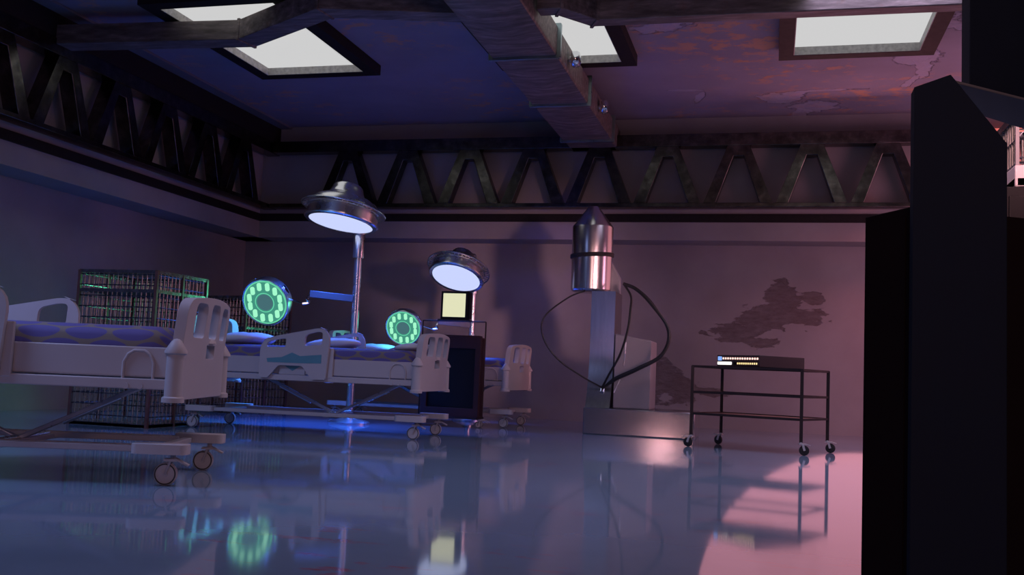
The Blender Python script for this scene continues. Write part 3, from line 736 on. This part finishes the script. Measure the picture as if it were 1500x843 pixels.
# the unit with rows of lights, standing on the cart with one corner to the front
t = thing('signal_unit', 'flat black electronic unit with rows of coloured lights on the cart', 'electronic unit', (-.11, 9.80, .793))
e1 = V(-.42, .46, 0); l1 = e1.length; e1.normalize(); e2 = V(.425, .42, 0); l2 = e2.length; e2.normalize()
bm = B(); prism(bm, [(0, 0), (l1, 0), (l1, l2), (0, l2)], [], lambda u, v, d: e1*u+e2*v+V(0, 0, d), .006, .118); obj('case', bm, 'unit', t, bevel=.004)
def face_box(name, u0, u1, z0, z1, mat, d=.004, rnd=0):
    bm = B(); pl = rrect(u0, u1, z0, z1, rnd, 3) if rnd else [(u0, z0), (u1, z0), (u1, z1), (u0, z1)]
    prism(bm, pl, [], lambda u, v, q: e1*u+V(0, 0, v)-e2*q, -.001, d); return obj(name, bm, mat, t)
face_box('front_plate', .004, l1-.004, .010, .114, 'unit_front', .0015)
face_box('blue_button', l1-.075, l1-.018, .064, .104, 'led_blue', .006, .006)
face_box('light_bar', l1-.225, l1-.012, .022, .052, 'led_white', .006, .008)
for k in range(15):
    u = l1-.10-k*.0355; face_box('red_indicator', u-.010, u+.010, .075, .095, 'led_red', .006, .005)
for k in range(10):
    u = l1-.315-k*.0300; face_box('yellow_indicator', u-.008, u+.008, .028, .046, 'led_yellow', .006, .004)
face_box('knob', l1-.285, l1-.255, .024, .052, 'recess', .010, .008)

# ------------------------------------------------------------------ foreground furniture at the right edge
t = thing('shelving_unit', 'matte black shelving unit with slanted end panel at the right edge', 'shelving unit', (.37, 2.2, 0))
bm = B(); prism(bm, [(-.091, 0), (.09, 0), (.09, 1.162), (-.018, 1.311), (-.09, 1.286)], [], lambda u, v, d: (u, d, v), 0, .05); obj('end_panel', bm, 'fore', t, bevel=.002)
bm = B(); prism(bm, [(-.03, .045), (.65, .66), (.50, .80), (.03, .27)], [], lambda u, v, d: (u, v, d), 1.314, 1.320); obj('shelf', bm, 'shelf', t, bevel=.002)
bm = B(); prism(bm, [(.52, .56), (.60, .63), (.52, .72), (.44, .65)], [], lambda u, v, d: (u, v, d), 0, 1.30); obj('rear_post', bm, 'fore', t)
b = B(); prism(b, [(.042, .135), (.65, .66), (.52, .79), (.05, .28)], [], lambda u, v, d: (u, v, d), 0, .72)
o = obj('storage_box', b, 'fore', None, bevel=.003); o.location = (.37, 2.2, 1.326); tag(o, 'black box standing on the shelf at the upper right corner', 'box')
t = thing('low_locker', 'low brown-black locker beside the black end panel at right', 'locker', (.281, 2.258, 0))
ux, uy = V(-.5, .866, 0), V(.866, .5, 0)
bm = B(); prism(bm, [(0, 0), (.158, 0), (.158, .42), (0, .42)], [], lambda u, v, d: ux*u+uy*v+V(0, 0, d), 0, 1.04); obj('body', bm, 'forebrown', t, bevel=.002)
bm = B(); prism(bm, [(.012, .02), (.146, .02), (.146, 1.02), (.012, 1.02)], [], lambda u, v, d: ux*u-uy*d+V(0, 0, v), -.002, .003); obj('side_panel', bm, 'forebrown', t, smooth=0)
t = thing('tall_cabinet', 'black cabinet at the right edge carrying a small wire cage', 'cabinet', (.90, 4.4, 0))
bm = B(); box(bm, -.02, .9, -.02, .5, 0, 1.49); obj('body', bm, 'recess', t, bevel=.004)
bm = B(); box(bm, .02, .86, -.035, -.02, .03, 1.45); d = obj('door', bm, 'recess', t, bevel=.003)
bm = B(); tube(bm, [(.10, -.05, .7), (.10, -.05, .9)], .006, 8); obj('handle', bm, 'darkmetal', d)
c = wire_cage('small pink-lit wire cage on top of the tall cabinet at far right', (.957, 4.40, 1.492), 0, .7, .36, .31, None, 'wire cages', 14, 9, False, .09, 'cage_grey', 'cage_pale', .007)
